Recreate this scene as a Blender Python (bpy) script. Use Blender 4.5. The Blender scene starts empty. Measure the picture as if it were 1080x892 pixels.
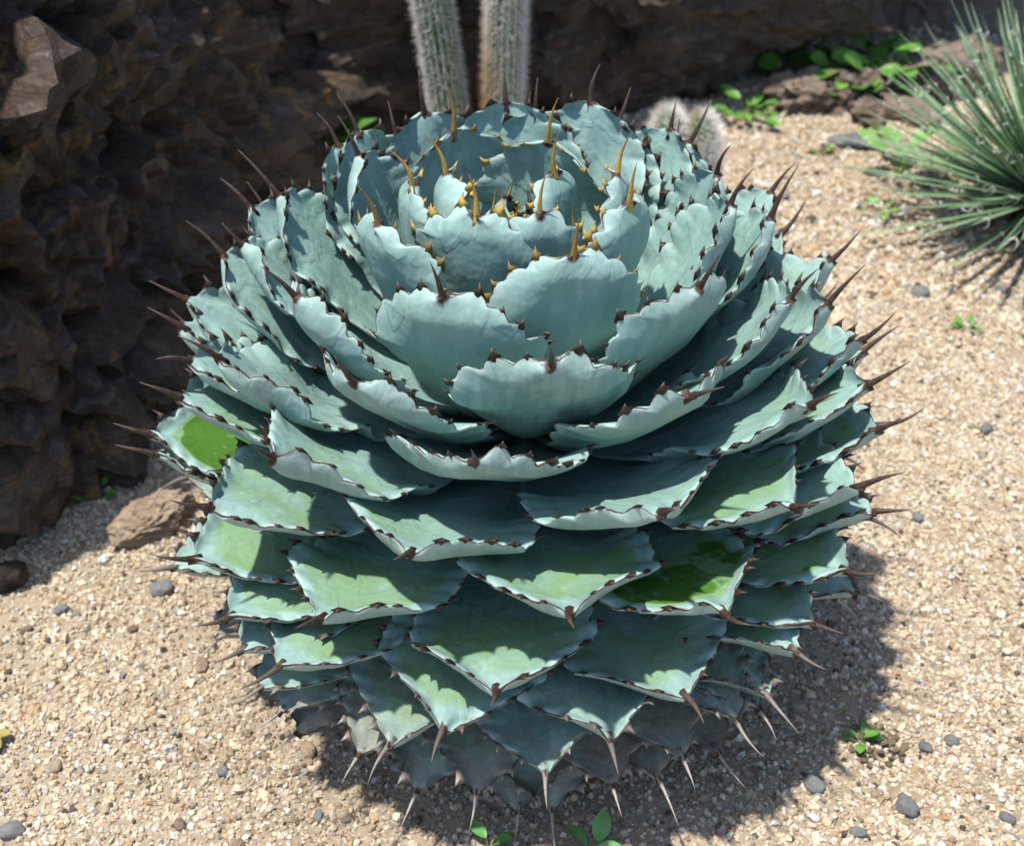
import bpy, math, random
import numpy as np
from mathutils import Vector, Matrix, noise as mnoise

# ------------------------------------------------------------------ camera, sky, sun
SC = bpy.context.scene
COL = SC.collection
rad = math.radians
FPX, CX, CY = 1300.0, 540.0, 446.0            # focal length and centre in photograph pixels
PITCH = rad(37)
R_PLANT, ZC = .32, .20
F_ = np.array([0, math.cos(PITCH), -math.sin(PITCH)])
U_ = np.array([0, math.sin(PITCH), math.cos(PITCH)])
X_ = np.array([1., 0, 0])
def ray(x, y):
    v = F_*FPX + X_*(x-CX) - U_*(y-CY)
    return v/np.linalg.norm(v)
EYE = np.array([0, 0, ZC]) - ray(550, 465)*(R_PLANT/.284)

cd = bpy.data.cameras.new('camera'); co = bpy.data.objects.new('camera', cd); COL.objects.link(co)
co.location = EYE; co.rotation_euler = (math.pi/2-PITCH, 0, 0)
cd.sensor_width = 36; cd.lens = 36*FPX/1080; cd.clip_start = .02; cd.clip_end = 500
cd.dof.use_dof = True; cd.dof.focus_distance = .90; cd.dof.aperture_fstop = 8.0
SC.camera = co

SUN_DIR = Vector((-.26, -.07, .96)).normalized()
w = bpy.data.worlds.new('World'); SC.world = w; w.use_nodes = True
nt = w.node_tree; bg = nt.nodes['Background']
sky = nt.nodes.new('ShaderNodeTexSky'); sky.sky_type = 'NISHITA'; sky.sun_disc = False
sky.sun_elevation = math.asin(SUN_DIR.z); sky.sun_rotation = math.atan2(SUN_DIR.x, SUN_DIR.y)
nt.links.new(sky.outputs[0], bg.inputs[0]); bg.inputs[1].default_value = .125
sl = bpy.data.lights.new('sun', 'SUN'); sl.energy = 4.2; sl.angle = rad(1.8); sl.color = (1, .955, .88)
so = bpy.data.objects.new('sun', sl); COL.objects.link(so)
so.rotation_euler = (-SUN_DIR).to_track_quat('-Z', 'Y').to_euler()
SC.view_settings.view_transform = 'Standard'; SC.view_settings.look = 'None'
SC.view_settings.exposure = .72; SC.view_settings.gamma = 1

SC.cycles.max_bounces = 5; SC.cycles.diffuse_bounces = 3; SC.cycles.glossy_bounces = 2
rng = np.random.default_rng(7); random.seed(7)

# ------------------------------------------------------------------ helpers
def ground_h(x, y):
    return (.010*mnoise.noise(Vector((x*2.1, y*2.1, .3))) + .005*mnoise.noise(Vector((x*7, y*7, 1.3))))
def at_z(px, py, z=0.):
    r = ray(px, py); return EYE + r*((z-EYE[2])/r[2])
def at_y(px, py, Y):
    r = ray(px, py); return EYE + r*((Y-EYE[1])/r[1])
def project(P):
    d = np.asarray(P)-EYE; z = d@F_
    return CX+FPX*(d@X_)/z, CY-FPX*(d@U_)/z, z
def tag(o, label=None, cat=None, group=None, kind=None):
    if label: o['label'] = label
    if cat: o['category'] = cat
    if group: o['group'] = group
    if kind: o['kind'] = kind
    return o
def empty(name, loc=(0, 0, 0), rz=0):
    o = bpy.data.objects.new(name, None); COL.objects.link(o)
    o.location = loc; o.rotation_euler = (0, 0, rz); o.empty_display_size = .05
    return o
def make(name, verts, faces, mat, parent=None, smooth=True, attrs=None):
    me = bpy.data.meshes.new(name)
    me.from_pydata([tuple(v) for v in verts], [], [tuple(f) for f in faces])
    if smooth: me.polygons.foreach_set('use_smooth', [True]*len(me.polygons))
    for k, a in (attrs or {}).items():
        at = me.attributes.new(k, 'FLOAT', 'POINT'); at.data.foreach_set('value', np.asarray(a, dtype=np.float32))
    me.materials.append(mat); me.update()
    o = bpy.data.objects.new(name, me); COL.objects.link(o)
    if parent: o.parent = parent
    return o
def link_mesh(name, me, parent=None, mw=None):
    o = bpy.data.objects.new(name, me); COL.objects.link(o)
    if parent: o.parent = parent
    if mw is not None: o.matrix_local = mw
    return o
def nvec(p):                                # repeatable vector noise
    return Vector((mnoise.noise(p), mnoise.noise(p+Vector((31.4, 7.7, 2.9))), mnoise.noise(p+Vector((5.3, 19.1, 43.7)))))*1.35
def sstep(a, b, x):
    t = min(1, max(0, (x-a)/(b-a))); return t*t*(3-2*t)

# ---- materials
class NT:
    def __init__(s, name):
        s.m = bpy.data.materials.new(name); s.m.use_nodes = True
        s.t = s.m.node_tree; s.b = s.t.nodes['Principled BSDF']
    def n(s, typ, **kw):
        x = s.t.nodes.new(typ)
        for k, v in kw.items(): setattr(x, k, v)
        return x
    def set(s, sock, v):
        if hasattr(v, 'links') or hasattr(v, 'is_output'): s.t.links.new(v, sock)
        else: sock.default_value = v
    def attr(s, name, typ='GEOMETRY', out='Fac'):
        a = s.n('ShaderNodeAttribute', attribute_name=name, attribute_type=typ); return a.outputs[out]
    def obj(s): return s.n('ShaderNodeTexCoord').outputs['Object']
    def geo(s): return s.n('ShaderNodeNewGeometry').outputs['Position']
    def noise(s, vec, scale, detail=4, rough=.55, dist=0):
        x = s.n('ShaderNodeTexNoise'); s.set(x.inputs['Vector'], vec)
        x.inputs['Scale'].default_value = scale; x.inputs['Detail'].default_value = detail
        x.inputs['Roughness'].default_value = rough; x.inputs['Distortion'].default_value = dist
        return x.outputs['Fac']
    def vor(s, vec, scale, feature='F1'):
        x = s.n('ShaderNodeTexVoronoi', feature=feature); s.set(x.inputs['Vector'], vec); x.inputs['Scale'].default_value = scale
        return x.outputs['Distance']
    def map(s, v, a, b, c=0., d=1., smooth=True):
        x = s.n('ShaderNodeMapRange'); x.interpolation_type = 'SMOOTHSTEP' if smooth else 'LINEAR'
        s.set(x.inputs['Value'], v)
        for i, q in enumerate((a, b, c, d)): s.set(x.inputs[i+1], q)
        return x.outputs[0]
    def math(s, op, a, b=0.):
        x = s.n('ShaderNodeMath', operation=op); s.set(x.inputs[0], a); s.set(x.inputs[1], b); return x.outputs[0]
    def mix(s, f, a, b, typ='MIX'):
        x = s.n('ShaderNodeMix', data_type='RGBA', blend_type=typ)
        s.set(x.inputs[0], f)
        for i, c in ((6, a), (7, b)):
            s.set(x.inputs[i], (*c, 1) if isinstance(c, tuple) and len(c) == 3 else c)
        return x.outputs[2]
    def ramp(s, f, stops):
        x = s.n('ShaderNodeValToRGB'); s.set(x.inputs[0], f); e = x.color_ramp.elements
        while len(e) < len(stops): e.new(.5)
        for i, (p, c) in enumerate(stops): e[i].position = p; e[i].color = (*c, 1)
        return x.outputs[0]
    def bump(s, h, strength=.5, dist=.002, prev=None):
        x = s.n('ShaderNodeBump'); x.inputs['Strength'].default_value = strength; x.inputs['Distance'].default_value = dist
        s.set(x.inputs['Height'], h)
        if prev is not None: s.set(x.inputs['Normal'], prev)
        return x.outputs[0]
    def out(s, col, rough=.6, normal=None, spec=.4):
        s.set(s.b.inputs['Base Color'], (*col, 1) if isinstance(col, tuple) else col)
        s.set(s.b.inputs['Roughness'], rough); s.b.inputs['Specular IOR Level'].default_value = spec
        if normal is not None: s.set(s.b.inputs['Normal'], normal)
        return s.m

def mat_leaf():
    t = NT('agave_leaf'); p = t.geo()
    s_, u_, e_ = t.attr('ls'), t.attr('lu'), t.attr('edge')
    rnd, grn, dust = t.attr('rnd'), t.attr('green'), t.attr('dust')
    comb = t.n('ShaderNodeCombineXYZ')                      # coordinates running with the leaf
    t.set(comb.inputs[0], t.math('MULTIPLY', t.attr('lx'), 34.)); t.set(comb.inputs[1], t.math('MULTIPLY', s_, 2.2)); t.set(comb.inputs[2], t.math('MULTIPLY', rnd, 57.))
    lv = comb.outputs[0]
    big = t.noise(p, 14, 4); fine = t.noise(p, 120, 4, .6); streak = t.noise(lv, 2.2, 5, .6, .6)
    col = t.mix(t.map(big, .3, .7), (.150, .247, .233), (.205, .322, .300))
    col = t.mix(t.map(streak, .38, .66, 0, .75), col, (.250, .376, .350))
    col = t.mix(t.math('MULTIPLY', t.map(rnd, .2, 1.), .35), col, (.19, .33, .28))
    # wax rubbed away: green flesh shows through, with a ragged hard edge
    zone = t.math('MULTIPLY', t.map(s_, .42, .66), t.map(s_, 1.0, .86))
    zone = t.math('MULTIPLY', zone, t.map(e_, .004, .018))
    g = t.math('ADD', t.math('MULTIPLY', t.noise(p, 17, 5, .6, .8), .8), t.math('MULTIPLY', grn, .62))
    g = t.math('MULTIPLY', g, zone)
    col = t.mix(t.map(g, .40, .80, 0, .85), col, (.145, .255, .105))
    col = t.mix(t.map(g, .84, .90), col, (.055, .14, .018))
    # pale waxy band next to the margin
    col = t.mix(t.map(t.math('ADD', e_, t.math('MULTIPLY', fine, .006)), .011, .003, 0, .55), col, (.36, .47, .44))
    col = t.mix(t.map(t.noise(p, 55, 6, .7, .6), .56, .70, 0, .38), col, (.33, .43, .40))
    # bruises and small scars
    scar = t.map(t.noise(p, 38, 5, .7), .69, .74)
    col = t.mix(t.math('MULTIPLY', scar, .55), col, (.06, .075, .06))
    speck = t.map(t.vor(p, 170), .12, .07)
    col = t.mix(t.math('MULTIPLY', speck, t.map(t.noise(p, 9, 2), .55, .66, 0, .55)), col, (.55, .6, .58))
    # soil splashed on the old leaves
    dn = t.noise(p, 45, 6, .68)
    df = t.map(t.math('ADD', t.math('MULTIPLY', dust, .62), t.math('MULTIPLY', dn, .8)), .52, .92)
    col = t.mix(t.math('MULTIPLY', df, .85), col, (.17, .14, .11))
    col = t.mix(t.math('MULTIPLY', dust, t.map(t.noise(p, 210, 4, .7), .54, .66, 0, .8)), col, (.33, .27, .20))
    # brown horny margin near the tip
    fl = t.noise(p, 70, 3)
    br = t.math('MULTIPLY', t.map(t.math('ADD', e_, t.math('MULTIPLY', fine, .0028)), .0032, .0019), t.map(t.math('ADD', fl, t.map(s_, .55, .99, -.12, .22)), .47, .58))
    col = t.mix(br, col, (.062, .033, .025))
    tipd = t.math('ADD', t.attr('tipd'), t.math('MULTIPLY', fine, .004))
    col = t.mix(t.map(tipd, .0085, .0055), col, (.045, .021, .015))
    rough = t.map(g, .84, .9, .62, .38)
    nb = t.bump(big, .5, .012); nb = t.bump(streak, .4, .003, nb); nb = t.bump(fine, .22, .0012, nb)
    imp = t.n('ShaderNodeTexWave', wave_type='BANDS', bands_direction='Y'); t.set(imp.inputs['Vector'], lv)
    imp.inputs['Scale'].default_value = .9; imp.inputs['Distortion'].default_value = 9; imp.inputs['Detail'].default_value = 2
    nb = t.bump(t.map(imp.outputs['Fac'], .82, .97), .28, .0012, nb)
    return t.out(col, rough, nb, .35)

def mat_spine():
    t = NT('agave_spine'); k = t.attr('sp'); a = t.attr('age'); p = t.geo()
    dark = t.ramp(k, [(0, (.028, .011, .008)), (.45, (.034, .017, .013)), (1, (.10, .075, .06))])
    gold = t.ramp(k, [(0, (.42, .33, .07)), (.5, (.40, .25, .06)), (1, (.17, .08, .03))])
    grey = t.ramp(k, [(0, (.22, .19, .165)), (.5, (.34, .31, .28)), (1, (.26, .22, .19))])
    c = t.mix(t.map(a, 0, -1, 0, 1, False), dark, gold); c = t.mix(t.map(a, 0, 1, 0, 1, False), c, grey)
    c = t.mix(t.map(t.noise(p, 300, 3), .45, .7, 0, .5), c, (.10, .075, .06))
    return t.out(c, .5, t.bump(t.noise(p, 500, 3), .3, .0006), .35)

def mat_simple(name, c1, c2, scale, rough=.7, bump=.4, bdist=.002, spec=.3, detail=5):
    t = NT(name); p = t.geo(); n = t.noise(p, scale, detail, .6)
    return t.out(t.mix(t.map(n, .35, .65), c1, c2), rough, t.bump(n, bump, bdist), spec)

def mat_rock(name, base, dark, ochre, light, oamt=.62, rough=.55, sc=1., grain=.7):
    t = NT(name); p = t.geo()
    n1 = t.noise(p, 5*sc, 8, .62, .4); n2 = t.noise(p, 26*sc, 8, .68, .8); n3 = t.noise(p, 120*sc, 5, .65)
    mp = t.n('ShaderNodeMapping'); t.set(mp.inputs[0], p); mp.inputs['Rotation'].default_value = (.5, .6, .3); mp.inputs['Scale'].default_value = (1, 1, 5)
    n4 = t.noise(mp.outputs[0], 9*sc, 7, .65, 1.)
    c = t.mix(t.map(n1, .35, .65), dark, base); c = t.mix(t.map(n4, .5, .72, 0, .6), c, light)
    c = t.mix(t.math('MULTIPLY', t.map(n2, .52, .66), t.map(t.noise(p, 3.3*sc, 3), oamt-.08, oamt+.04)), c, ochre)
    c = t.mix(t.map(n3, .58, .74, 0, .7), c, light)
    n5 = t.noise(mp.outputs[0], 55*sc, 6, .75, .5)
    c = t.mix(t.map(n5, .36, .58, grain, 0), c, t.mix(.7, c, (0., 0., 0.)))
    c = t.mix(t.map(t.vor(p, 7*sc, 'DISTANCE_TO_EDGE'), .0, .02, grain, 0), c, dark)
    nb = t.bump(n4, .7, .02); nb = t.bump(n2, .8, .012, nb); nb = t.bump(n3, .6, .003, nb); nb = t.bump(n5, .8, .006, nb)
    return t.out(c, t.map(n2, .3, .7, rough-.12, rough+.2), nb, .5)

M = {}
M['leaf'] = mat_leaf(); M['spine'] = mat_spine()
M['stem'] = mat_simple('agave_stem', (.02, .018, .012), (.05, .042, .03), 60, .9)
M['boulder'] = mat_rock('boulder_rock', (.140, .094, .066), (.055, .036, .026), (.30, .18, .06), (.27, .235, .21), .55, .38)
M['ledge'] = mat_rock('ledge_rock', (.13, .092, .066), (.045, .031, .023), (.20, .115, .05), (.30, .26, .225), .58, .6)
M['grey_rock'] = mat_rock('grey_brown_rock', (.36, .285, .225), (.22, .16, .12), (.38, .25, .12), (.46, .40, .35), .5, .8, 1.6, .45)
M['slab'] = mat_rock('pale_slab', (.55, .42, .30), (.40, .28, .19), (.36, .20, .09), (.62, .52, .40), .6, .8, 2, .15)
M['grey_pebble'] = mat_rock('grey_pebble', (.36, .365, .36), (.25, .25, .25), (.32, .27, .20), (.48, .49, .48), .7, .75, 4, .1)
M['wood'] = mat_simple('charred_wood', (.012, .009, .008), (.05, .035, .025), 90, .85, .8, .004)
M['twig'] = mat_simple('dry_twig', (.16, .12, .08), (.28, .22, .16), 90, .85, .6, .002)

def mat_green(name, a, b, rough=.45):
    t = NT(name); p = t.geo(); n = t.noise(p, 60, 4)
    oi = t.n('ShaderNodeObjectInfo').outputs['Random']
    c = t.mix(t.map(n, .3, .7), a, b); c = t.mix(t.math('MULTIPLY', oi, .5), c, tuple(v*.55 for v in a))
    m = t.out(c, rough, t.bump(n, .3, .002), .4)
    return m
M['weed'] = mat_green('weed_leaf', (.075, .20, .025), (.14, .30, .05))
M['palegreen'] = mat_green('pale_weed_leaf', (.15, .32, .06), (.22, .42, .12))
M['fern'] = mat_green('fern_leaf', (.05, .17, .02), (.08, .24, .03))
M['seedling'] = mat_green('seedling_leaf', (.11, .27, .07), (.15, .34, .10))
M['clover'] = mat_green('dull_clover_leaf', (.10, .085, .04), (.15, .11, .06), .6)
M['yellowleaf'] = mat_green('yellow_leaf', (.26, .24, .05), (.3, .2, .06), .6)
t = NT('narrow_leaf'); oi = t.n('ShaderNodeObjectInfo').outputs['Random']; nn = t.noise(t.geo(), 25, 3)
c = t.mix(oi, (.055, .155, .06), (.15, .275, .125)); c = t.mix(t.map(nn, .5, .75, 0, .4), c, (.26, .36, .24))
c = t.mix(t.math('MULTIPLY', t.map(t.attr('edge'), .6, .95), .6), c, (.5, .52, .42))
M['narrow'] = t.out(c, .38, None, .5)
M['filament'] = mat_simple('filament', (.62, .62, .56), (.78, .77, .72), 60, .7)
t = NT('cactus_skin'); p = t.geo()
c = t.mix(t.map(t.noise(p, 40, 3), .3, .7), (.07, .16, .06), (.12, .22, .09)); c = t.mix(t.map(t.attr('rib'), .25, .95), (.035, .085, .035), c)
M['cactus'] = t.out(c, .6, None, .3)
t = NT('cactus_spine'); g = t.attr('gold')
M['cspine'] = t.out(t.mix(g, (.82, .80, .76), (.46, .29, .13)), .55, None, .3)
t = NT('soil'); p = t.geo(); n1 = t.noise(p, 3, 5, .6); n2 = t.noise(p, 160, 6, .7); n3 = t.noise(p, 18, 5, .6)
c = t.mix(t.map(n1, .35, .65), (.41, .33, .24), (.32, .25, .178)); c = t.mix(t.map(n2, .45, .68, 0, .75), c, (.56, .46, .34))
c = t.mix(t.map(n3, .56, .72, 0, .55), c, (.15, .10, .065))
M['soil'] = t.out(c, .95, t.bump(n3, .6, .01, t.bump(n2, .9, .006)), .2)
t = NT('gravel_grain'); c = t.attr('gcol', 'INSTANCER', 'Color'); n = t.noise(t.obj(), 1.8, 4, .6)
c = t.mix(t.map(n, .4, .7, 0, .45), c, t.mix(.6, c, (.30, .21, .13)))
M['gravel'] = t.out(c, .8, t.bump(n, .4, .3), .3)

# ------------------------------------------------------------------ ground
def build_ground():
    N = 170
    q = np.linspace(-1, 1, N); ax = np.sign(q)*(np.abs(q)*2.2 + np.abs(q)**7*120)
    V = []; Fc = []
    for j in range(N):
        for i in range(N):
            x, y = ax[i], ax[j]+.7
            V.append((x, y, ground_h(x, y)))
    for j in range(N-1):
        for i in range(N-1):
            a = j*N+i; Fc.append((a, a+1, a+N+1, a+N))
    tag(make('ground', V, Fc, M['soil']), kind='structure')
build_ground()

# ------------------------------------------------------------------ rocks
def ico(sub):
    me = bpy.data.meshes.new('tmp'); import bmesh
    bm = bmesh.new(); bmesh.ops.create_icosphere(bm, subdivisions=sub, radius=1)
    V = np.array([v.co[:] for v in bm.verts]); Fc = [[v.index for v in f.verts] for f in bm.faces]
    bm.free(); bpy.data.meshes.remove(me); return V, Fc
ICO = {}
def rock(name, centre, half, seed, sub, mat, cuts=14, amp=.05, rot=(0, 0, 0), pw=3.2, fr=2.2, cutd=(.72, .95), strata=None, planes=()):
    if sub not in ICO: ICO[sub] = ico(sub)
    V, Fc = ICO[sub]; V = V.copy(); r = np.random.default_rng(seed)
    V /= (np.abs(V)**pw).sum(1, keepdims=True)**(1/pw)
    for _ in range(cuts):
        n = r.normal(size=3); n /= np.linalg.norm(n); d = r.uniform(*cutd)*np.abs(V@n).max()
        k = V@n-d; V -= np.where(k > 0, k*.92, 0)[:, None]*n
    V *= np.array(half); s = min(half)
    off = Vector(r.uniform(-50, 50, 3))
    nrm = V/np.linalg.norm(V, axis=1, keepdims=True)
    for pl_n, pl_p in planes:                       # explicit cuts, in metres from the centre
        n = np.array(pl_n, float); n /= np.linalg.norm(n); k = (V-np.array(pl_p))@n; V -= np.where(k > 0, k, 0)[:, None]*n
    nrm = V/np.linalg.norm(V, axis=1, keepdims=True)
    out = np.empty_like(V); f0 = fr/max(half)
    def facet(a):                                   # broken stone: every cell is a tilted plane
        d_, pts = mnoise.voronoi(a); q = pts[0]; o_ = nvec(q*3.7+Vector((.37, .71, .13)))
        m_ = min(1, (d_[1]-d_[0])*5)
        return (o_.x*.45+(a-q).dot(o_)*1.9)*(.6+.4*m_)
    for i in range(len(V)):
        p = Vector(V[i]); a = p*f0+off
        wp = nvec(a*1.7)*.22; aw = a+wp
        h = 1.1*facet(Vector((aw.x, aw.y, aw.z*1.5)))+.62*facet(aw*2.7+Vector((9, 3, 1)))+.30*facet(aw*6.6+Vector((2, 7, 5)))
        h += .20*mnoise.fractal(a*9, .75, 2.3, 5)+.25*mnoise.noise(a*.8)
        out[i] = V[i]+nrm[i]*h*amp*s
        if strata: out[i] += nrm[i]*strata*s*(abs(((p.z*f0*3.1+.4*p.x*f0+.6*h) % 1.)-.5))
    E_ = Matrix.Rotation(rot[2], 3, 'Z') @ Matrix.Rotation(rot[1], 3, 'Y') @ Matrix.Rotation(rot[0], 3, 'X')
    out = out @ np.array(E_).T
    o = make(name, out, Fc, mat, smooth=(sub < 6)); o.location = centre
    return o

tag(rock('boulder', (-1.03, .76, .20), (.62, .70, .62), 3, 7, M['boulder'], 7, .125, (0, rad(-9), rad(-9)), 7, 2.7, (.86, .99)),
    'huge dark brown boulder with ochre patches beside the blue agave', 'boulder')
tag(rock('rock_ledge', (.11, 1.77, .42), (.82, .58, .47), 11, 7, M['ledge'], 5, .085, (0, 0, rad(19)), 7, 4., (.90, 1.), .03, [((.37, -.05, -.92), (.05, -.52, -.42))]),
    'long dark rock ledge overhanging a hollow behind the columnar cacti', 'rock')
tag(rock('background_boulder', (1.22, 1.88, .20), (.47, .38, .50), 23, 6, M['grey_rock'], 6, .12, (0, 0, 0), 5, 3., (.88, 1.), None, [((-.15, -.66, .70), (0, -.30, -.17))]),
    'grey brown boulder behind the narrow leaved spiky plant', 'boulder')
tag(rock('added_rear_rock', (.2, 3.2, .55), (2.4, .5, .95), 31, 5, M['ledge'], 8, .1, (0, 0, 0), 5, 3.),  # unseen wall, put in to close the horizon and keep light off the hollow
    'added out of view rock wall blocking light behind the hollow under the ledge', 'rock')
for i, (px, py, sx, sy, sz, sd, m, lab) in enumerate([
    (845, 112, .070, .05, .038, 41, 'grey_rock', 'rounded brown rock at the foot of the dark ledge'),
    (893, 108, .065, .045, .042, 42, 'grey_rock', 'brown rock with ochre stain below the bright weeds'),
    (915, 128, .040, .03, .024, 43, 'grey_rock', 'small brown rock leaning against the ochre stained rock'),
    (948, 122, .085, .03, .022, 44, 'grey_rock', 'long low grey rock beside the narrow leaved spiky plant'),
    (903, 155, .045, .02, .014, 45, 'grey_pebble', 'flat pale grey stone on the gravel before the brown rocks'),
    (985, 95, .11, .07, .055, 46, 'grey_rock', 'sloping brown rock at the foot of the grey brown boulder'),
    (163, 553, .048, .030, .021, 47, 'slab', 'flat pinkish beige stone tucked beside the agave'),
    (62, 508, .02, .015, .010, 48, 'grey_pebble', 'small dull stone at the foot of the huge dark boulder'),
    ]):
    q = at_z(px, py)
    o = rock('stone', (q[0], q[1], sz*.45), (sx, sy, sz), sd, 5, M[m], 12, .30, (0, rad(6), rad(40*i)) if i != 6 else (rad(-8), rad(-6), rad(35)), 3, 2.5)
    tag(o, lab, 'stone')
peb = [(65, 643, 9, 0), (170, 622, 13, 0), (955, 852, 14, 0), (905, 878, 9, 0), (1062, 862, 9, 0), (28, 665, 7, 1), (213, 700, 10, 2), (335, 858, 8, 0),
       (842, 745, 9, 2), (857, 829, 13, 0), (970, 312, 10, 0), (1055, 308, 8, 0), (1040, 452, 9, 0), (968, 545, 8, 0), (15, 880, 14, 0), (190, 870, 8, 1),
       (140, 662, 6, 1), (110, 730, 6, 2), (1003, 783, 8, 0), (885, 812, 7, 2), (325, 790, 11, 2), (265, 600, 9, 0), (925, 838, 8, 2), (975, 790, 8, 0), (60, 812, 8, 2), (235, 815, 7, 0)]
pm = [('grey_pebble', 'blue grey pebble lying on the pale gravel', 'grey pebbles on the gravel'),
      ('grey_rock', 'small brown pebble lying on the pale gravel', 'brown pebbles on the gravel'),
      ('slab', 'pale tan pebble lying on the gravel', 'tan pebbles on the gravel')]
PEB_LABEL = {(65, 643): 'blue grey pebble just in front of the charred stick', (170, 622): 'grey pebble in front of the flat beige stone',
    (28, 665): 'small brown pebble between the charred stick and open gravel', (970, 312): 'grey pebble on gravel below the spiky rosette leaves',
    (1055, 308): 'grey pebble in the shadow under the spiky rosette', (970+5, 790): 'grey pebble beside the dull brown clover',
    (885, 812): 'tan pebble just in front of the dull brown clover', (842, 745): 'pale tan pebble behind the dull brown clover',
    (15, 880): 'large grey pebble in open gravel far from the agave', (325, 790): 'tan pebble lying against the lowest agave leaves',
    (955, 852): 'largest blue grey pebble in front of the clover', (190, 870): 'brown pebble on open gravel far from the charred stick',
    (265, 600): 'grey pebble half under the agave leaves', (60, 812): 'tan pebble near the yellow green seedling', (140, 662): 'small brown pebble beside the grey pebble'}
for i, (px, py, r_, k) in enumerate(peb):
    q = at_z(px, py); s = r_*.92*np.linalg.norm(q-EYE)/FPX
    o = rock('pebble', (q[0], q[1], ground_h(q[0], q[1])+s*.35), (s, s*random.uniform(.6, .9), s*.55), 100+i, 3, M[pm[k][0]], 9, .12, (0, 0, random.uniform(0, 6)), 2.8, 2.)
    lab = PEB_LABEL.get((px, py))
    tag(o, lab or pm[k][1], 'pebble', pm[k][2])

# ------------------------------------------------------------------ gravel (uncountable): points here, grains instanced by geometry nodes
def build_gravel():
    P = []; S = []; C = []
    pal = np.array([(.66, .545, .39), (.72, .62, .475), (.56, .435, .29), (.76, .72, .65), (.50, .345, .185), (.30, .28, .26), (.36, .26, .17), (.10, .075, .055)])
    pw = np.array([.30, .25, .15, .11, .06, .035, .07, .025])
    def zone(n, x0, x1, y0, y1, smin, smax, cond):
        xs = rng.uniform(x0, x1, n); ys = rng.uniform(y0, y1, n)
        ss = smin*(smax/smin)**(rng.random(n)**2.6)
        ci = rng.choice(len(pal), n, p=pw); jit = rng.uniform(.72, 1.12, n)
        for x, y, s, k, j in zip(xs, ys, ss, ci, jit):
            if not cond(x, y): continue
            if x*x+y*y < .12**2: continue
            soil = mnoise.noise(Vector((x*5, y*5, 4.)))*.5+.5*mnoise.noise(Vector((x*17, y*17, 9.)))
            if soil > .24 and random.random() < .55: continue
            d = math.hypot(x, y); dirt = sstep(.40, .24, d+.05*soil)        # soil mixed into the gravel at the stem
            if random.random() < dirt*.35: continue
            c = pal[k]*j
            if random.random() < dirt*.7: c = c*.55+np.array((.10, .075, .055))*.5
            P.append((x, y, ground_h(x, y)+s*random.uniform(-.15, .55))); S.append(s); C.append(c)
    vis = lambda x, y: abs(x) < .17+.47*math.hypot(y+.9, .7)
    zone(170000, -.75, .85, -.46, .60, .0012, .0033, vis)
    zone(3500, -.75, .85, -.46, .60, .0032, .0058, vis)
    zone(60000, -.7, 1.25, .58, 1.9, .0022, .0055, lambda x, y: vis(x, y) and x > -.5)
    zone(1500, -.7, 1.25, .50, 1.9, .005, .011, lambda x, y: vis(x, y) and x > -.5)
    me = bpy.data.meshes.new('gravel'); me.from_pydata(P, [], [])
    a = me.attributes.new('gs', 'FLOAT', 'POINT'); a.data.foreach_set('value', np.array(S, np.float32))
    a = me.attributes.new('gcol', 'FLOAT_COLOR', 'POINT'); a.data.foreach_set('color', np.c_[np.array(C), np.ones(len(C))].astype(np.float32).ravel())
    o = bpy.data.objects.new('gravel', me); COL.objects.link(o); me.materials.append(M['gravel'])
    g = bpy.data.node_groups.new('gravel_nodes', 'GeometryNodeTree')
    g.interface.new_socket('Geometry', in_out='INPUT', socket_type='NodeSocketGeometry')
    g.interface.new_socket('Geometry', in_out='OUTPUT', socket_type='NodeSocketGeometry')
    N = g.nodes.new; L = g.links.new
    gi, go = N('NodeGroupInput'), N('NodeGroupOutput')
    join = N('GeometryNodeJoinGeometry')
    for v in range(5):
        ic = N('GeometryNodeMeshIcoSphere'); ic.inputs['Radius'].default_value = 1; ic.inputs['Subdivisions'].default_value = 2
        nz = N('ShaderNodeTexNoise'); nz.noise_dimensions = '4D'; nz.inputs['W'].default_value = v*7.3; nz.inputs['Scale'].default_value = .85; nz.inputs['Detail'].default_value = 1
        sub = N('ShaderNodeVectorMath'); sub.operation = 'SUBTRACT'; sub.inputs[1].default_value = (.5, .5, .5); L(nz.outputs['Color'], sub.inputs[0])
        sc = N('ShaderNodeVectorMath'); sc.operation = 'SCALE'; sc.inputs['Scale'].default_value = 2.6; L(sub.outputs[0], sc.inputs[0])
        sp = N('GeometryNodeSetPosition'); L(ic.outputs['Mesh'], sp.inputs['Geometry']); L(sc.outputs[0], sp.inputs['Offset'])
        sm = N('GeometryNodeSetMaterial'); sm.inputs['Material'].default_value = M['gravel']; L(sp.outputs[0], sm.inputs[0])
        gt = N('GeometryNodeGeometryToInstance'); L(sm.outputs[0], gt.inputs[0]); L(gt.outputs[0], join.inputs[0])
    mp = N('GeometryNodeMeshToPoints'); L(gi.outputs[0], mp.inputs[0])
    iop = N('GeometryNodeInstanceOnPoints'); L(mp.outputs[0], iop.inputs['Points']); L(join.outputs[0], iop.inputs['Instance'])
    iop.inputs['Pick Instance'].default_value = True
    ri = N('FunctionNodeRandomValue'); ri.data_type = 'INT'; ri.inputs[4].default_value = 0; ri.inputs[5].default_value = 4
    L(ri.outputs[2], iop.inputs['Instance Index'])
    rr = N('FunctionNodeRandomValue'); rr.data_type = 'FLOAT_VECTOR'; rr.inputs[0].default_value = (0, 0, 0); rr.inputs[1].default_value = (6.28, 6.28, 6.28)
    L(rr.outputs[0], iop.inputs['Rotation'])
    na = N('GeometryNodeInputNamedAttribute'); na.data_type = 'FLOAT'; na.inputs[0].default_value = 'gs'
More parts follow.
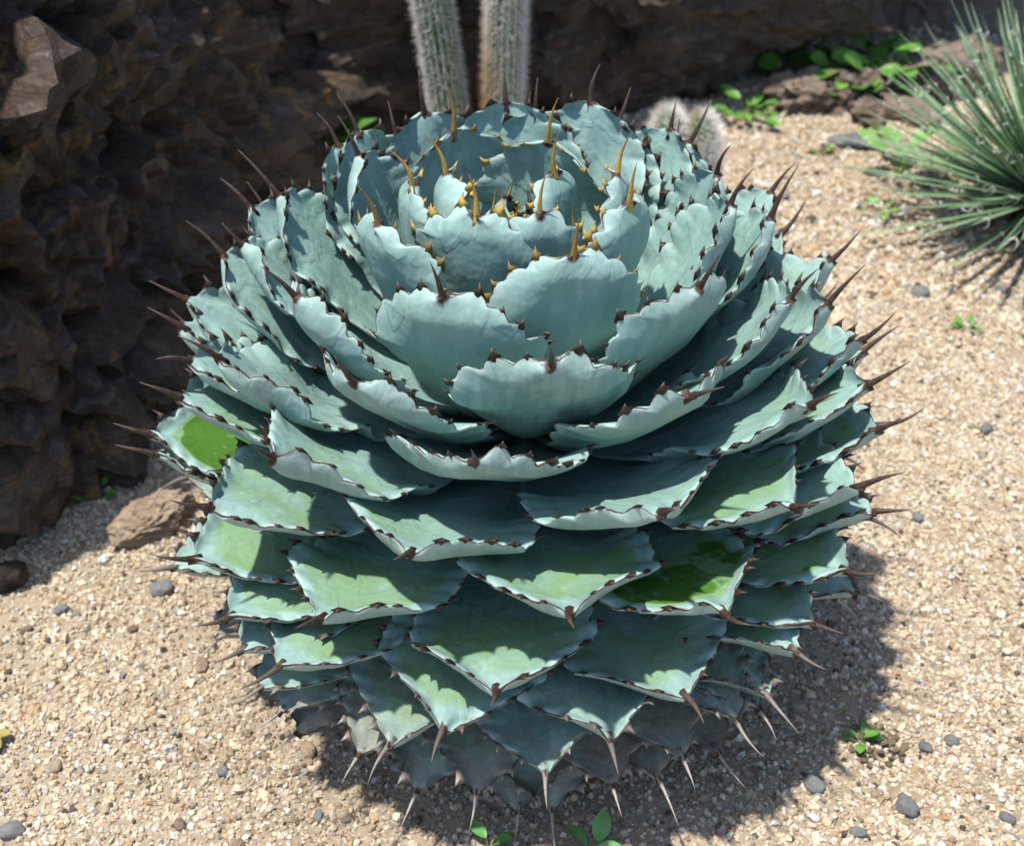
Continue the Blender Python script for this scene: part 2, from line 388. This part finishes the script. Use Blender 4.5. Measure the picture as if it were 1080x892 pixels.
    cv = N('ShaderNodeCombineXYZ'); m1 = N('ShaderNodeMath'); m1.operation = 'MULTIPLY'; m1.inputs[1].default_value = .72
    L(na.outputs[0], m1.inputs[0]); L(na.outputs[0], cv.inputs[0]); L(na.outputs[0], cv.inputs[1]); L(m1.outputs[0], cv.inputs[2])
    L(cv.outputs[0], iop.inputs['Scale']); L(iop.outputs[0], go.inputs[0])
    md = o.modifiers.new('gravel', 'NODES'); md.node_group = g
    tag(o, 'pale tan gravel spread over the ground around the agave', 'gravel', kind='stuff')
build_gravel()

# ------------------------------------------------------------------ the agave
HU, HL = .275, .30
def surf(P):
    r = math.hypot(P[0], P[1]); z = P[2]-ZC
    return (r/R_PLANT)**2.25+(abs(z)/(HU if z > 0 else HL))**2.25
def tip_from_pixel(px, py):
    d = ray(px, py); ts = np.linspace(.5, 1.9, 1400); best = (9, 1.)
    for t_ in ts:
        f = surf(EYE+d*t_)
        if f < best[0]: best = (f, t_)
        if f <= 1: break
    P = EYE+d*best[1]
    return P

# leaf tip pixel, end of its terminal spine, optional width (m) and greenness
LV = [
 # far rim
 (534,107,531,70,.125,0),(564,117,567,82,.10,0),(624,107,633,68,.128,0),(449,118,444,94,.125,0),(477,137,470,88,.125,0),(377,139,356,100,.11,0),
 (355,152,334,119,.11,0),(379,162,356,122,.10,0),(649,130,665,92,.125,0),(709,135,713,107,.10,0),(726,149,751,104,.12,0),(758,183,768,171,.11,0),
 (579,149,589,103,.125,0),(649,183,666,141,.108,0),(473,181,449,141,.102,0),(436,192,407,156,.105,0),(585,180,594,160,.085,0),
 # inner front
 (502,226,494,183,.122,0),(570,224,577,181,.078,0),(664,213,672,171,.12,0),(398,235,377,196,.115,0),(604,268,611,230,.122,0),(468,311,453,275,.128,0),
 (738,303,762,264,.125,0),(313,311,275,281,.125,0),(581,384,579,364,.135,0),(372,403,352,375,.135,0),(728,416,764,408,.135,0),(499,487,497,474,.145,.1),
 # left flank
 (295,205,251,158,.12,0),(262,218,232,188,.12,0),(255,256,234,235,.11,0),(234,269,196,233,.12,0),(194,313,157,296,.125,.15),(187,343,155,324,.12,.2),
 (228,377,187,354,.125,0),(196,379,164,379,.115,.2),(185,418,147,403,.125,.25),(155,458,119,446,.125,.85),(161,479,121,469,.125,.3),(285,484,268,470,.13,.15),
 (218,535,178,527,.13,.35),(199,592,160,585,.13,.5),(179,600,145,602,.12,.4),(430,586,415,590,.14,.2),(334,656,312,662,.135,.45),(290,706,250,728,.13,.5),(271,728,246,744,.11,.4),
 # right flank
 (772,215,796,177,.12,0),(815,230,843,173,.13,.1),(815,202,840,171,.11,.1),(836,315,864,283,.13,.1),(875,320,913,279,.13,.1),(879,273,909,241,.12,.1),
 (913,358,945,328,.125,.2),(919,406,960,381,.125,.2),(858,428,885,414,.135,.1),(931,453,952,439,.12,.5),(842,537,862,531,.14,.45),(911,516,955,498,.13,.3),
 (699,543,712,538,.145,.1),(925,541,962,537,.12,.5),(899,604,930,603,.13,.65),(768,649,792,659,.14,.75),(603,652,606,662,.145,.45),(844,690,872,706,.12,.65),
 (905,628,928,638,.11,.4),
 # lower rows
 (523,734,518,744,.14,.4),(728,739,742,762,.135,.3),(467,774,455,803,.13,.35),(645,785,652,816,.13,.3),(410,790,388,826,.115,.3),(293,755,264,771,.10,.3),
 (312,776,288,794,.10,.3),(377,800,360,826,.10,.3),(576,820,577,853,.13,.1),(502,839,495,875,.12,.3),(439,837,421,875,.11,.1),(546,859,542,889,.11,.1),
 (582,857,584,880,.11,.2),(647,832,656,861,.12,.1),(721,802,733,832,.115,.2),(696,825,707,850,.11,.1),(759,797,775,812,.10,.1),(801,751,819,781,.10,.2),
 (814,737,826,758,.10,.2),(250,690,224,700,.11,.4),(236,655,205,660,.12,.4),(780,762,792,780,.10,.2),(862,660,890,668,.11,.4),
]
GA = math.pi*(3-math.sqrt(5))
def leaf_frame(T):
    phi = math.atan2(T[1], T[0]); rt = math.hypot(T[0], T[1])
    e = math.atan2(T[2]-ZC, rt)
    return phi, rt, e
SPINE_CACHE = {}
def cone_path(path, r0, seg=7, flare=0.):
    """tapered tube along path"""
    V = []; Fc = []; A = []
    path = [Vector(p) for p in path]; n = len(path)
    tg = (path[1]-path[0]).normalized(); a = tg.orthogonal().normalized()
    for i, p in enumerate(path):
        k = i/(n-1)
        tg = (path[min(i+1, n-1)]-path[max(i-1, 0)]).normalized()
        a = (a-tg*a.dot(tg)).normalized(); b = tg.cross(a)
        r = r0*max(.05, (1-flare)*(1-k)**.8+flare*math.exp(-k*6.5))
        for j in range(seg):
            th = 2*math.pi*j/seg; V.append(p+(a*math.cos(th)+b*math.sin(th))*r); A.append(k)
    for i in range(n-1):
        for j in range(seg):
            Fc.append((i*seg+j, i*seg+(j+1) % seg, (i+1)*seg+(j+1) % seg, (i+1)*seg+j))
    Fc.append(tuple(range(seg))[::-1]); Fc.append(tuple((n-1)*seg+j for j in range(seg)))
    return V, Fc, A

agave = tag(empty('agave_plant', (0, 0, 0)), 'large blue green globe shaped agave with dark brown spines growing in gravel', 'agave')
stem_V = []; stem_F = []
for j in range(9):
    k = j/8; r = .095*math.sin(math.pi*min(.97, .30+.66*k))**.8; z = -.02+.33*k
    for i in range(16):
        a = i*math.pi/8; stem_V.append((r*math.cos(a), r*math.sin(a), z))
for j in range(8):
    for i in range(16): stem_F.append((j*16+i, j*16+(i+1) % 16, (j+1)*16+(i+1) % 16, (j+1)*16+i))
stem_F.append(tuple(8*16+i for i in range(16)))
make('stem', stem_V, stem_F, M['stem'], agave)

TEETH_LEFT = [300]
def build_leaf(T, spx=None, width=.12, green=.1, single_teeth=False, rows=84, bud=False, seed=0):
    r = random.Random(seed)
    phi, rt, e = leaf_frame(T); ed = math.degrees(e)
    T = Vector(T)
    er = Vector((math.cos(phi), math.sin(phi), 0)); lat = Vector((-math.sin(phi), math.cos(phi), 0)); ez = Vector((0, 0, 1))
    zt = T.z
    zb = .055+.49*max(zt, 0)
    if bud: zb = .24
    B = er*(.055 if not bud else .008)+ez*zb
    if ed > 55: B = er*(.055-.045*sstep(55, 85, ed))+ez*zb
    ch = T-B; L = ch.length; td = ch/L; nrm = td.cross(lat)
    kb = -.11*sstep(5, 55, ed)+.10*sstep(8, -25, ed)
    kb += r.uniform(-.03, .03)
    Cc = (B+T)*.5+nrm*kb*L*1.6+td*L*.06
    hw = width*.5
    yaw = r.uniform(-.06, .06); roll = r.uniform(-.10, .10)
    lo_ = .12+.88*sstep(52, 22, ed)            # lower leaves are more pointed
    SM = .70+.06*lo_
    cup0 = .11*sstep(10, 60, ed)+.08
    if bud: cup0 = .7
    def wid(s):
        if s < SM: w_ = .40+.60*math.sin(math.pi*.5*(s/SM))**1.7
        else:
            t_ = (s-SM)/(1-SM)
            w_ = lo_*max(0., 1-t_)**(.92+.16*t_)+(1-lo_)*max(0., 1-t_**2.3)**.60
        return w_
    # margin outline as arc length, so that teeth are evenly spaced round the blade
    qs = [1-(1-i/300)**1.7 for i in range(301)]
    ox = [hw*wid(q) for q in qs]; oy = [L*q for q in qs]
    arc = [0.]
    for i in range(300): arc.append(arc[-1]+math.hypot(ox[i+1]-ox[i], oy[i+1]-oy[i]))
    def arc_at(s): return float(np.interp(s, qs, arc))
    def out_n(s):
        d = .004; s0, s1 = max(0, s-d), min(1, s+d)
        dx, dy = hw*(wid(s1)-wid(s0)), L*(s1-s0); q = math.hypot(dx, dy) or 1
        return dy/q, -dx/q
    a0, a1 = arc_at(.50), arc[-1]-.010
    spacing = (.0185 if not bud else .0115)*(width/.12)**.35*r.uniform(.9, 1.12)
    nt_ = max(4, int((a1-a0)/spacing)); spacing = (a1-a0)/nt_
    teeth = []
    for side in (-1, 1):
        for k in range(nt_):
            ak = a0+(k+.5+r.uniform(-.30, .30))*spacing
            teeth.append((side, float(np.interp(ak, arc, qs)), r.uniform(.65, 1.3), ak))
    def edge_wave(side, s):
        ak = arc_at(s); best = 9; amp = 1
        for sd, sk, am, at_ in teeth:
            if sd == side and abs(at_-ak) < best: best = abs(at_-ak); amp = am
        h = min(1, best/(spacing*.56))
        return (1-h*h)**.9*(.55+.45*amp)
    WAVE = {}
    phase = r.uniform(0, 6); wamp = r.uniform(.6, 1.4)
    def row_info(s, side):
        key = (s, side)
        if key not in WAVE:
            env = sstep(0, .014, arc[-1]-arc_at(s))*sstep(.38, .52, s)
            WAVE[key] = (edge_wave(side, s)*env, env, out_n(s))
        return WAVE[key]
    def point_at(s, u):
        c = B*(1-s)**2+Cc*2*s*(1-s)+T*s*s
        t_ = (Cc-B)*(1-s)+(T-Cc)*s; t_.normalize(); n = t_.cross(lat)
        l = lat*math.cos(roll)+n*math.sin(roll); n = t_.cross(l)
        side = 1 if u > 0 else -1
        w1 = max(.0026, hw*wid(s)); au = abs(u)
        wv, env, (nx, ny) = row_info(s, side)
        cup = cup0*(1-.55*sstep(.55, 1, s))
        lift = cup*w1*au**2.0+.0075*sstep(.55, 1., au)*env*(.25+.75*wv)
        lift += .0046*wamp*math.sin(s*19+phase+side*1.3)*au*au*env
        disp = (wv-.5*env)*.0048*au**4
        tq = .0028*wamp*math.sin(u*4.1+phase)*math.sin(s*9+phase*2)
        return c+l*(u*w1+side*nx*disp)+t_*(ny*disp)+n*(lift+tq), n, w1, t_, l
    nu = 15
    us = [math.sin(math.pi*.5*q) for q in np.linspace(-1, 1, nu)]
    V = []; A = {k: [] for k in ('ls', 'lu', 'edge', 'rnd', 'green', 'dust', 'lx', 'tipd')}
    dust = sstep(8, -26, ed)
    ss = [i/(rows-1) for i in range(rows)]
    for s in ss:
        s = 1-(1-s)**1.45
        for u in us:
            P, n, w1, t_, l = point_at(s, u)
            th = (.0010+.0020*(1-u*u))*math.sqrt(max(0, 1-u**6)); V.append(P+n*th)
            A['ls'].append(s); A['lu'].append(u); A['edge'].append(min((1-abs(u))*w1, (1-s)*L*.8) if s > SM else (1-abs(u))*w1); A['lx'].append(u*w1); A['tipd'].append((P-T).length)
        for u in us[::-1][1:-1]:
            P, n, w1, t_, l = point_at(s, u)
            th = (.0042+.0075*(1-u*u)*(1-.5*s))*math.sqrt(max(0, 1-u**6))*(.3+.7*sstep(1, .9, s)); V.append(P-n*th)
            A['ls'].append(s*.6); A['lu'].append(u); A['edge'].append(min((1-abs(u))*w1, (1-s)*L*.8) if s > SM else (1-abs(u))*w1); A['lx'].append(u*w1); A['tipd'].append((P-T).length)
    m = nu*2-2; N = len(V); rv = r.random()
    A['rnd'] = [rv]*N; A['green'] = [green]*N; A['dust'] = [dust*r.uniform(.5, .95)]*N
    Fc = []
    for i in range(rows-1):
        for j in range(m): Fc.append((i*m+j, i*m+(j+1) % m, (i+1)*m+(j+1) % m, (i+1)*m+j))
    Fc.append(tuple(range(m))[::-1]); Fc.append(tuple((rows-1)*m+j for j in range(m)))
    leaf = make('leaf', V, [f[::-1] for f in Fc], M['leaf'], agave, True, A)
    # terminal spine
    age = -1 if (bud or (rt < .10 and ed > 60)) else (-.45 if rt < .15 and ed > 55 else (.95*sstep(4, -22, ed)))
    _, n1, _, t1, l1 = point_at(1, 0)
    ln = .036*(width/.12)**.5
    if spx is not None:
        dep = (np.array(T)-EYE)@F_+float(np.array(t1)@F_)*.03
        d = ray(*spx); E1 = EYE+d*(dep/(d@F_)); E1 = Vector(E1)
        v = E1-T
        if v.length > .06: v = v.normalized()*.06
        if v.length < .022: v = (v+Vector(t1)*.016)
    else:
        v = (t1+ez*(.5 if ed > 0 else -.6)).normalized()*ln
    E1 = T+v
    gz = ground_h(E1.x, E1.y)
    if E1.z < gz-.004: E1.z = gz-.004
    P0 = T-t1*.010; path = []; sway = l1*r.uniform(-1, 1)+n1*r.uniform(-.3, 1)
    for k in range(9):
        q = k/8; ctl = T+(t1*.5+v.normalized()*.5).normalized()*v.length*.42
        path.append(P0*(1-q)**2+ctl*2*q*(1-q)+E1*q*q+sway*math.sin(q*3.1)*v.length*.09)
    sv, sf, sa = cone_path(path, (.0040-.0004*max(0, age))*(width/.12)**.5 if not bud else .0018, 8, .30+.22*max(0, age))
    make('terminal_spine', sv, sf, M['spine'], leaf, True, {'sp': sa, 'age': [age]*len(sv)})
    # marginal teeth
    tv, tf, ta = [], [], []
    for side, s, am, _k in teeth:
        P, n, w1, t_, l = point_at(s, side*1.0)
        nx, ny = out_n(s); d = (l*side*nx*.9+t_*(ny*.9+.28)+n*.40).normalized()
        mt = (t_*nx-l*side*ny).normalized()
        h = (.0080 if not bud else .008)*am*(.75+.35*s)*(width/.12)**.4
        b = .0040*am*(1.1 if s > .7 else .9)
        p0 = P-(l*side*nx+t_*ny)*.0016
        vv = [p0-mt*b*1.3, p0+n*b*.42, p0+mt*b*1.3, p0-n*b*.6, p0+d*h*.5-mt*b*.30, p0+d*h*.5+n*b*.2, p0+d*h*.5+mt*b*.42, p0+d*h*.5-n*b*.25, p0+d*h+mt*h*.25]
        ff = [(0, 1, 5, 4), (1, 2, 6, 5), (2, 3, 7, 6), (3, 0, 4, 7), (4, 5, 8), (5, 6, 8), (6, 7, 8), (7, 4, 8), (3, 2, 1, 0)]
        aa = [.05]*4+[.4]*4+[.9]
        if single_teeth and TEETH_LEFT[0] > 0:
            make('tooth', vv, ff, M['spine'], leaf, True, {'sp': aa, 'age': [age]*9}); TEETH_LEFT[0] -= 1
        else:
            o_ = len(tv); tv += vv; tf += [tuple(x+o_ for x in f) for f in ff]; ta += aa
    if tv:
        o = make('marginal_teeth', tv, tf, M['spine'], leaf, True, {'sp': ta, 'age': [age]*len(ta)}); o['kind'] = 'stuff'
    return leaf

tips = []
FRONT = {(604,268),(468,311),(581,384),(499,487),(430,586),(603,652),(699,543),(728,416),(372,403),(738,303),(502,226),(523,734),(334,656),(768,649),(728,739),(664,213),(398,235),(467,774)}
for i, (px, py, sx, sy, wd, gr) in enumerate(LV):
    T = tip_from_pixel(px, py); tips.append(T)
    build_leaf(T, (sx, sy), wd, gr, (px, py) in FRONT, 84, False, 500+i)
# the young leaves of the bud
for i in range(11):
    a = i*GA+.4; r_ = .008+.0047*i; T = (r_*math.cos(a), r_*math.sin(a), .435-.0012*i+.012*math.sin(i*2.))
    build_leaf(T, None, .026+.0036*i, 0, False, 44, True, 900+i)
# leaves on the side turned away from the camera
cnt = 0
for i in range(240):
    k = i/240; ang = i*GA
    e = rad(62-105*k); c_, s_ = math.cos(e), math.sin(e)
    lo, hi = 0., 1.
    for _ in range(30):
        mid = (lo+hi)/2; P = (mid*c_*math.cos(ang), mid*c_*math.sin(ang), ZC+mid*s_)
        if surf(P) < 1: lo = mid
        else: hi = mid
    P = np.array(P)
    if P[2] < .03: continue
    nv = (P-np.array([0, 0, ZC])); nv /= np.linalg.norm(nv); vw = EYE-P; vw /= np.linalg.norm(vw)
    if nv@vw > -.10: continue
    if min(np.linalg.norm(P-q) for q in tips) < .072: continue
    tips.append(P); cnt += 1
    build_leaf(P, None, .125, .3, False, 56, False, 2000+i)
print('leaves', len(tips))

# ------------------------------------------------------------------ columnar cacti
def cactus(label, base, top, radius, nspine, seed, dense_to=.5, gold=0., slen=.013, hair=1.):
    r = random.Random(seed); base = Vector(base); top = Vector(top)
    root = tag(empty('columnar_cactus', base), label, 'cactus', 'columnar cacti behind the agave')
    ax = top-base; H = ax.length; ax = ax/H; a = Vector((1, 0, 0)); a = (a-ax*a.dot(ax)).normalized(); b = ax.cross(a)
    ribs = 18; seg = ribs*4; V = []; Fc = []; RA = []
    nr = 40
    def rad_at(z):
        cap = radius*1.1
        return radius if z < H-cap else radius*math.sqrt(max(.0004, 1-((z-H+cap)/cap)**2))
    zs = list(np.linspace(-.02, H-radius*1.1, nr-10))+[H-radius*1.1*(1-math.sin(q*math.pi/2)) for q in np.linspace(.1, 1, 10)]
    for z in zs:
        R0 = rad_at(z)
        for j in range(seg):
            th = 2*math.pi*j/seg; k = .5+.5*math.cos(ribs*th); rr = R0*(.86+.14*k)
            V.append(a*math.cos(th)*rr+b*math.sin(th)*rr+ax*z); RA.append(k)
    for i in range(len(zs)-1):
        for j in range(seg): Fc.append((i*seg+j, i*seg+(j+1) % seg, (i+1)*seg+(j+1) % seg, (i+1)*seg+j))
    Fc.append(tuple((len(zs)-1)*seg+j for j in range(seg)))
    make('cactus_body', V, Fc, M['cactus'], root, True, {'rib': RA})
    V = []; Fc = []; G = []
    z = 0
    step = .0075
    while z < H-.002:
        R0 = rad_at(z)
        for k in range(ribs):
            th = 2*math.pi*k/ribs; o_ = (a*math.cos(th)+b*math.sin(th)); tg = b*math.cos(th)-a*math.sin(th)
            zz = z+step*.5*(k % 2); P = o_*R0+ax*zz
            capk = sstep(H-radius*1.5, H, zz)
            for q in range(nspine if z < dense_to or H < dense_to else 3):
                d = (o_*r.uniform(.45, 1.)*(1-.7*capk)+tg*r.uniform(-1, 1)*.75+ax*(r.uniform(-.8, .9)+capk*1.2)).normalized()
                ln = slen*r.uniform(.5, 1.35); wv = d.orthogonal().normalized()*.00034*hair; w2 = d.cross(wv)
                n0 = len(V); V += [P+wv, P-wv*.5+w2*.87, P-wv*.5-w2*.87, P+d*ln+Vector((0, 0, -.15*ln))]
                Fc += [(n0, n0+1, n0+3), (n0+1, n0+2, n0+3), (n0+2, n0, n0+3)]
                gg = min(1, max(0, gold*(sstep(.3, -1, o_.x)*1.3*sstep(.34, .10, zz)+r.uniform(-.15, .15))))
                G += [gg]*4
        z += step
    sp = make('spines', V, Fc, M['cspine'], root, False, {'gold': G}); sp['kind'] = 'stuff'
YC = 1.02
def col_line(p0, p1, Y, ztop):
    A_, B_ = at_y(*p0, Y), at_y(*p1, Y); d = (B_-A_)/(B_[2]-A_[2])
    return A_-d*A_[2], A_+d*(ztop-A_[2])
b0, t0 = col_line((474, 118), (456, 0), YC, .72)
cactus('tall columnar cactus with green ribs and white bristles behind the agave', b0, t0, .0285, 9, 1, .34, 0.)
b0, t0 = col_line((531, 105), (534, 0), YC-.02, .66)
cactus('tall columnar cactus with dense white hair and golden bristles on one side', b0, t0, .027, 13, 2, .34, .7, .016)
for (px, py, w_, lab, sd) in [(706, 112, .020, 'short white haired cactus stub behind the agave', 3), (742, 118, .022, 'short cactus stub with brownish white hair beside the white haired stub', 4)]:
    q = at_y(px, py+6, .86)
    cactus(lab, (q[0], .86, 0), (q[0], .86, q[2]), w_, 16, sd, .6, .5 if sd == 4 else .1, .020, 1.)

# ------------------------------------------------------------------ narrow leaved spiky plant
def spiky():
    r = random.Random(5); q = at_z(1092, 243)
    root = tag(empty('spiky_rosette', (q[0], q[1], 0)), 'rosette of long narrow green leaves with curling white threads on the gravel', 'plant')
    fv, ff = [], []
    V = []; Fc = []
    core = []
    for j in range(6):
        k = j/5; rr = .045*math.cos(k*1.4); 
        for i in range(12): core.append((rr*math.cos(i*math.pi/6), rr*math.sin(i*math.pi/6), -.02+.11*k))
    cf = [(j*12+i, j*12+(i+1) % 12, (j+1)*12+(i+1) % 12, (j+1)*12+i) for j in range(5) for i in range(12)]
    make('core', core, cf, M['stem'], root)
    n = 300
    for i in range(n):
        a = i*GA; k = (i+.5)/n
        el = rad(84-86*k**.85)+r.uniform(-.1, .1); L = r.uniform(.25, .315)*(1-.10*k); wd = r.uniform(.0042, .0058)
        er = Vector((math.cos(a), math.sin(a), 0)); lat = Vector((-math.sin(a), math.cos(a), 0))
        d = er*math.cos(el)+Vector((0, 0, 1))*math.sin(el); nn = d.cross(lat)
        B = er*.035*math.cos(el)+Vector((0, 0, .05+.05*math.sin(el)))
        curve = r.uniform(-.06, .10)
        V = []; E = []
        for j in range(6):
            s = j/5; c = B+d*L*s+nn*curve*L*s*s; c.z = max(c.z, .006)
            ww = wd*(1-.15*s)*(1-s**3)+.0002
            V += [c-lat*ww, c+nn*ww*.35, c+lat*ww, c-nn*ww*.5]; E += [1, 0, 1, 0]
        Fc = [(j*4+m_, j*4+(m_+1) % 4, j*4+4+(m_+1) % 4, j*4+4+m_) for j in range(5) for m_ in range(4)]
        make('narrow_leaf', V, Fc, M['narrow'], root, False, {'edge': E})
        for _ in range(2):
            s = r.uniform(.35, .9); P = B+d*L*s+nn*curve*L*s*s; P.z = max(P.z, .008)
            th0 = r.uniform(0, 6.28); rr = r.uniform(.004, .010); side = lat*r.choice((-1, 1))
            pts = []
            for m_ in range(9):
                th = m_*.62
                pts.append(P+side*(rr*(1-math.cos(th))*.7+.002)+(nn*math.cos(th0)+d*math.sin(th0))*rr*math.sin(th)+d*rr*.25*m_*.3)
            v_, f_, _a = cone_path(pts, .0008, 3)
            o_ = len(fv); fv += v_; ff += [tuple(x+o_ for x in f) for f in f_]
    o = make('filaments', fv, ff, M['filament'], root); o['kind'] = 'stuff'
spiky()

# ------------------------------------------------------------------ weeds
def leaf_proto(name, mat, shape='oval', fold=.25, droop=.25):
    V = []; Fc = []; n = 8
    for i in range(n+1):
        s = i/n
        if shape == 'oval': w_ = .30*math.sin(math.pi*min(1, s*.97+.03))**.7
        elif shape == 'round': w_ = .46*math.sqrt(max(0, 1-((s-.55)/.46)**2)) if s > .12 else .03
        else: w_ = .13*math.sin(math.pi*min(1, s*.96+.04))**.8
        z = -droop*s*s+.12*s
        V += [(s, -w_, z+fold*w_), (s, -w_*.5, z+fold*w_*.35), (s, 0, z-.012), (s, w_*.5, z+fold*w_*.35), (s, w_, z+fold*w_)]
    for i in range(n):
        for j in range(4): a = i*5+j; Fc.append((a, a+1, a+6, a+5))
    o = make(name, V, Fc, mat); me = o.data; bpy.data.objects.remove(o); return me
PROTO = {(m, s): None for m in ('weed', 'palegreen', 'fern', 'seedling', 'clover', 'yellowleaf') for s in ('oval', 'round', 'thin')}
def weed(name, label, cat, loc, n, size, mat, shape, spread, height, seed, group=None):
    r = random.Random(seed)
    if PROTO[(mat, shape)] is None: PROTO[(mat, shape)] = leaf_proto('weed_leaf', M[mat], shape)
    me = PROTO[(mat, shape)]
    root = tag(empty(name, loc), label, cat, group)
    sv, sf = [], []
    for i in range(n):
        a = i*GA+r.uniform(-.4, .4); d = spread*math.sqrt((i+.6)/n); h = height*r.uniform(.35, 1.)*(1.1-.4*d/spread)
        P = Vector((d*math.cos(a), d*math.sin(a), h)); s = size*r.uniform(.65, 1.25)
        M_ = Matrix.Translation(P) @ Matrix.Rotation(a+r.uniform(-.5, .5), 4, 'Z') @ Matrix.Rotation(r.uniform(-.7, .15), 4, 'Y') @ Matrix.Rotation(r.uniform(-.5, .5), 4, 'X') @ Matrix.Scale(s, 4)
        link_mesh('weed_leaf', me, root, M_)
        v_, f_, _a = cone_path([Vector((P.x*.15, P.y*.15, -.004)), Vector((P.x*.5, P.y*.5, h*.7)), P+Vector((0, 0, -.0005))], max(.0007, size*.035), 5)
        o_ = len(sv); sv += v_; sf += [tuple(x+o_ for x in f) for f in f_]
    make('stems', sv, sf, M[mat], root)
    return root
def gpos(px, py): q = at_z(px, py); return (q[0], q[1], ground_h(q[0], q[1]))
weed('weed', 'bright green leafy weed in the hollow against the grey brown boulder', 'weed', gpos(928, 98), 34, .045, 'weed', 'round', .085, .085, 1)
weed('weed', 'leafy green weed in the hollow below the tip of the dark ledge', 'weed', gpos(888, 99), 34, .042, 'weed', 'round', .09, .06, 2)
weed('weed', 'shaded green weed deep under the dark rock ledge', 'weed', gpos(850, 90), 24, .038, 'weed', 'round', .08, .06, 3)
weed('weed', 'small bright green weed at the foot of the ledge near the haired cactus stubs', 'weed', gpos(785, 128), 26, .030, 'weed', 'oval', .05, .045, 4)
weed('fern', 'bright green fern like plant in the dark gap beside the huge boulder', 'fern', gpos(338, 182), 26, .075, 'fern', 'thin', .05, .09, 5)
weed('weed', 'broad pale green leaves growing at the edge of the spiky rosette', 'weed', gpos(948, 188), 7, .052, 'palegreen', 'oval', .035, .065, 6)
weed('weed', 'low yellowish green weed below the spiky rosette leaves', 'weed', gpos(930, 228), 8, .022, 'palegreen', 'oval', .025, .025, 7)
weed('sprout', 'tiny green sprout on the gravel before the brown rocks', 'sprout', gpos(867, 166), 6, .018, 'weed', 'oval', .012, .010, 8)
weed('sprout', 'tiny green sprout on bare gravel beside the agave spines', 'sprout', gpos(1020, 347), 7, .014, 'weed', 'oval', .012, .008, 9)
weed('seedling', 'green seedling with a few broad leaves under the agave', 'seedling', gpos(625, 897), 4, .025, 'seedling', 'oval', .009, .016, 10)
weed('seedling', 'small green seedling with narrow leaves under the agave', 'seedling', gpos(516, 893), 4, .020, 'seedling', 'oval', .008, .016, 12)
weed('clover', 'dull brown low clover with a few small leaves on the gravel', 'weed', gpos(925, 788), 44, .007, 'clover', 'round', .022, .005, 13)
weed('sprout', 'fresh green sprout growing out of the dull brown clover', 'sprout', gpos(907, 783), 6, .014, 'weed', 'oval', .008, .012, 14)
weed('sprout', 'tiny dark green sprouts in the shade of the huge boulder', 'sprout', gpos(102, 522), 9, .012, 'fern', 'oval', .016, .008, 15)
weed('seedling', 'yellow green seedling leaf standing alone on the pale gravel', 'seedling', gpos(-4, 782), 3, .017, 'yellowleaf', 'oval', .006, .014, 16)

# charred stick and dry twigs
def stick(name, label, pts, r0, mat, seed):
    r = random.Random(seed); path = []
    for i in range(14):
        q = i/13*(len(pts)-1); k = min(len(pts)-2, int(q)); f = q-k
        p = Vector(pts[k]).lerp(Vector(pts[k+1]), f); path.append(p)
    V = []; Fc = []; seg = 12
    for i, p in enumerate(path):
        tg = (path[min(i+1, 13)]-path[max(i-1, 0)]).normalized(); a = tg.orthogonal().normalized(); b = tg.cross(a)
        e_ = min(1, .55+.45*min(i, 13-i)/1.2)
        for j in range(seg):
            th = 2*math.pi*j/seg; d = a*math.cos(th)+b*math.sin(th)
            rr = r0*e_*(1+.35*mnoise.noise(Vector((i*.35, math.cos(th)*1.3+seed, math.sin(th)*1.3))))
            V.append(p+d*rr)
    for i in range(13):
        for j in range(seg): Fc.append((i*seg+j, i*seg+(j+1) % seg, (i+1)*seg+(j+1) % seg, (i+1)*seg+j))
    Fc.append(tuple(range(seg))[::-1]); Fc.append(tuple(13*seg+j for j in range(seg)))
    tag(make(name, V, Fc, M[mat]), label, 'stick')
A_, B_ = at_z(-70, 640), at_z(32, 612)
stick('stick', 'thick charred black stick lying on the pale gravel', [(A_[0], A_[1], .016), (B_[0], B_[1], .014)], .014, 'wood', 1)
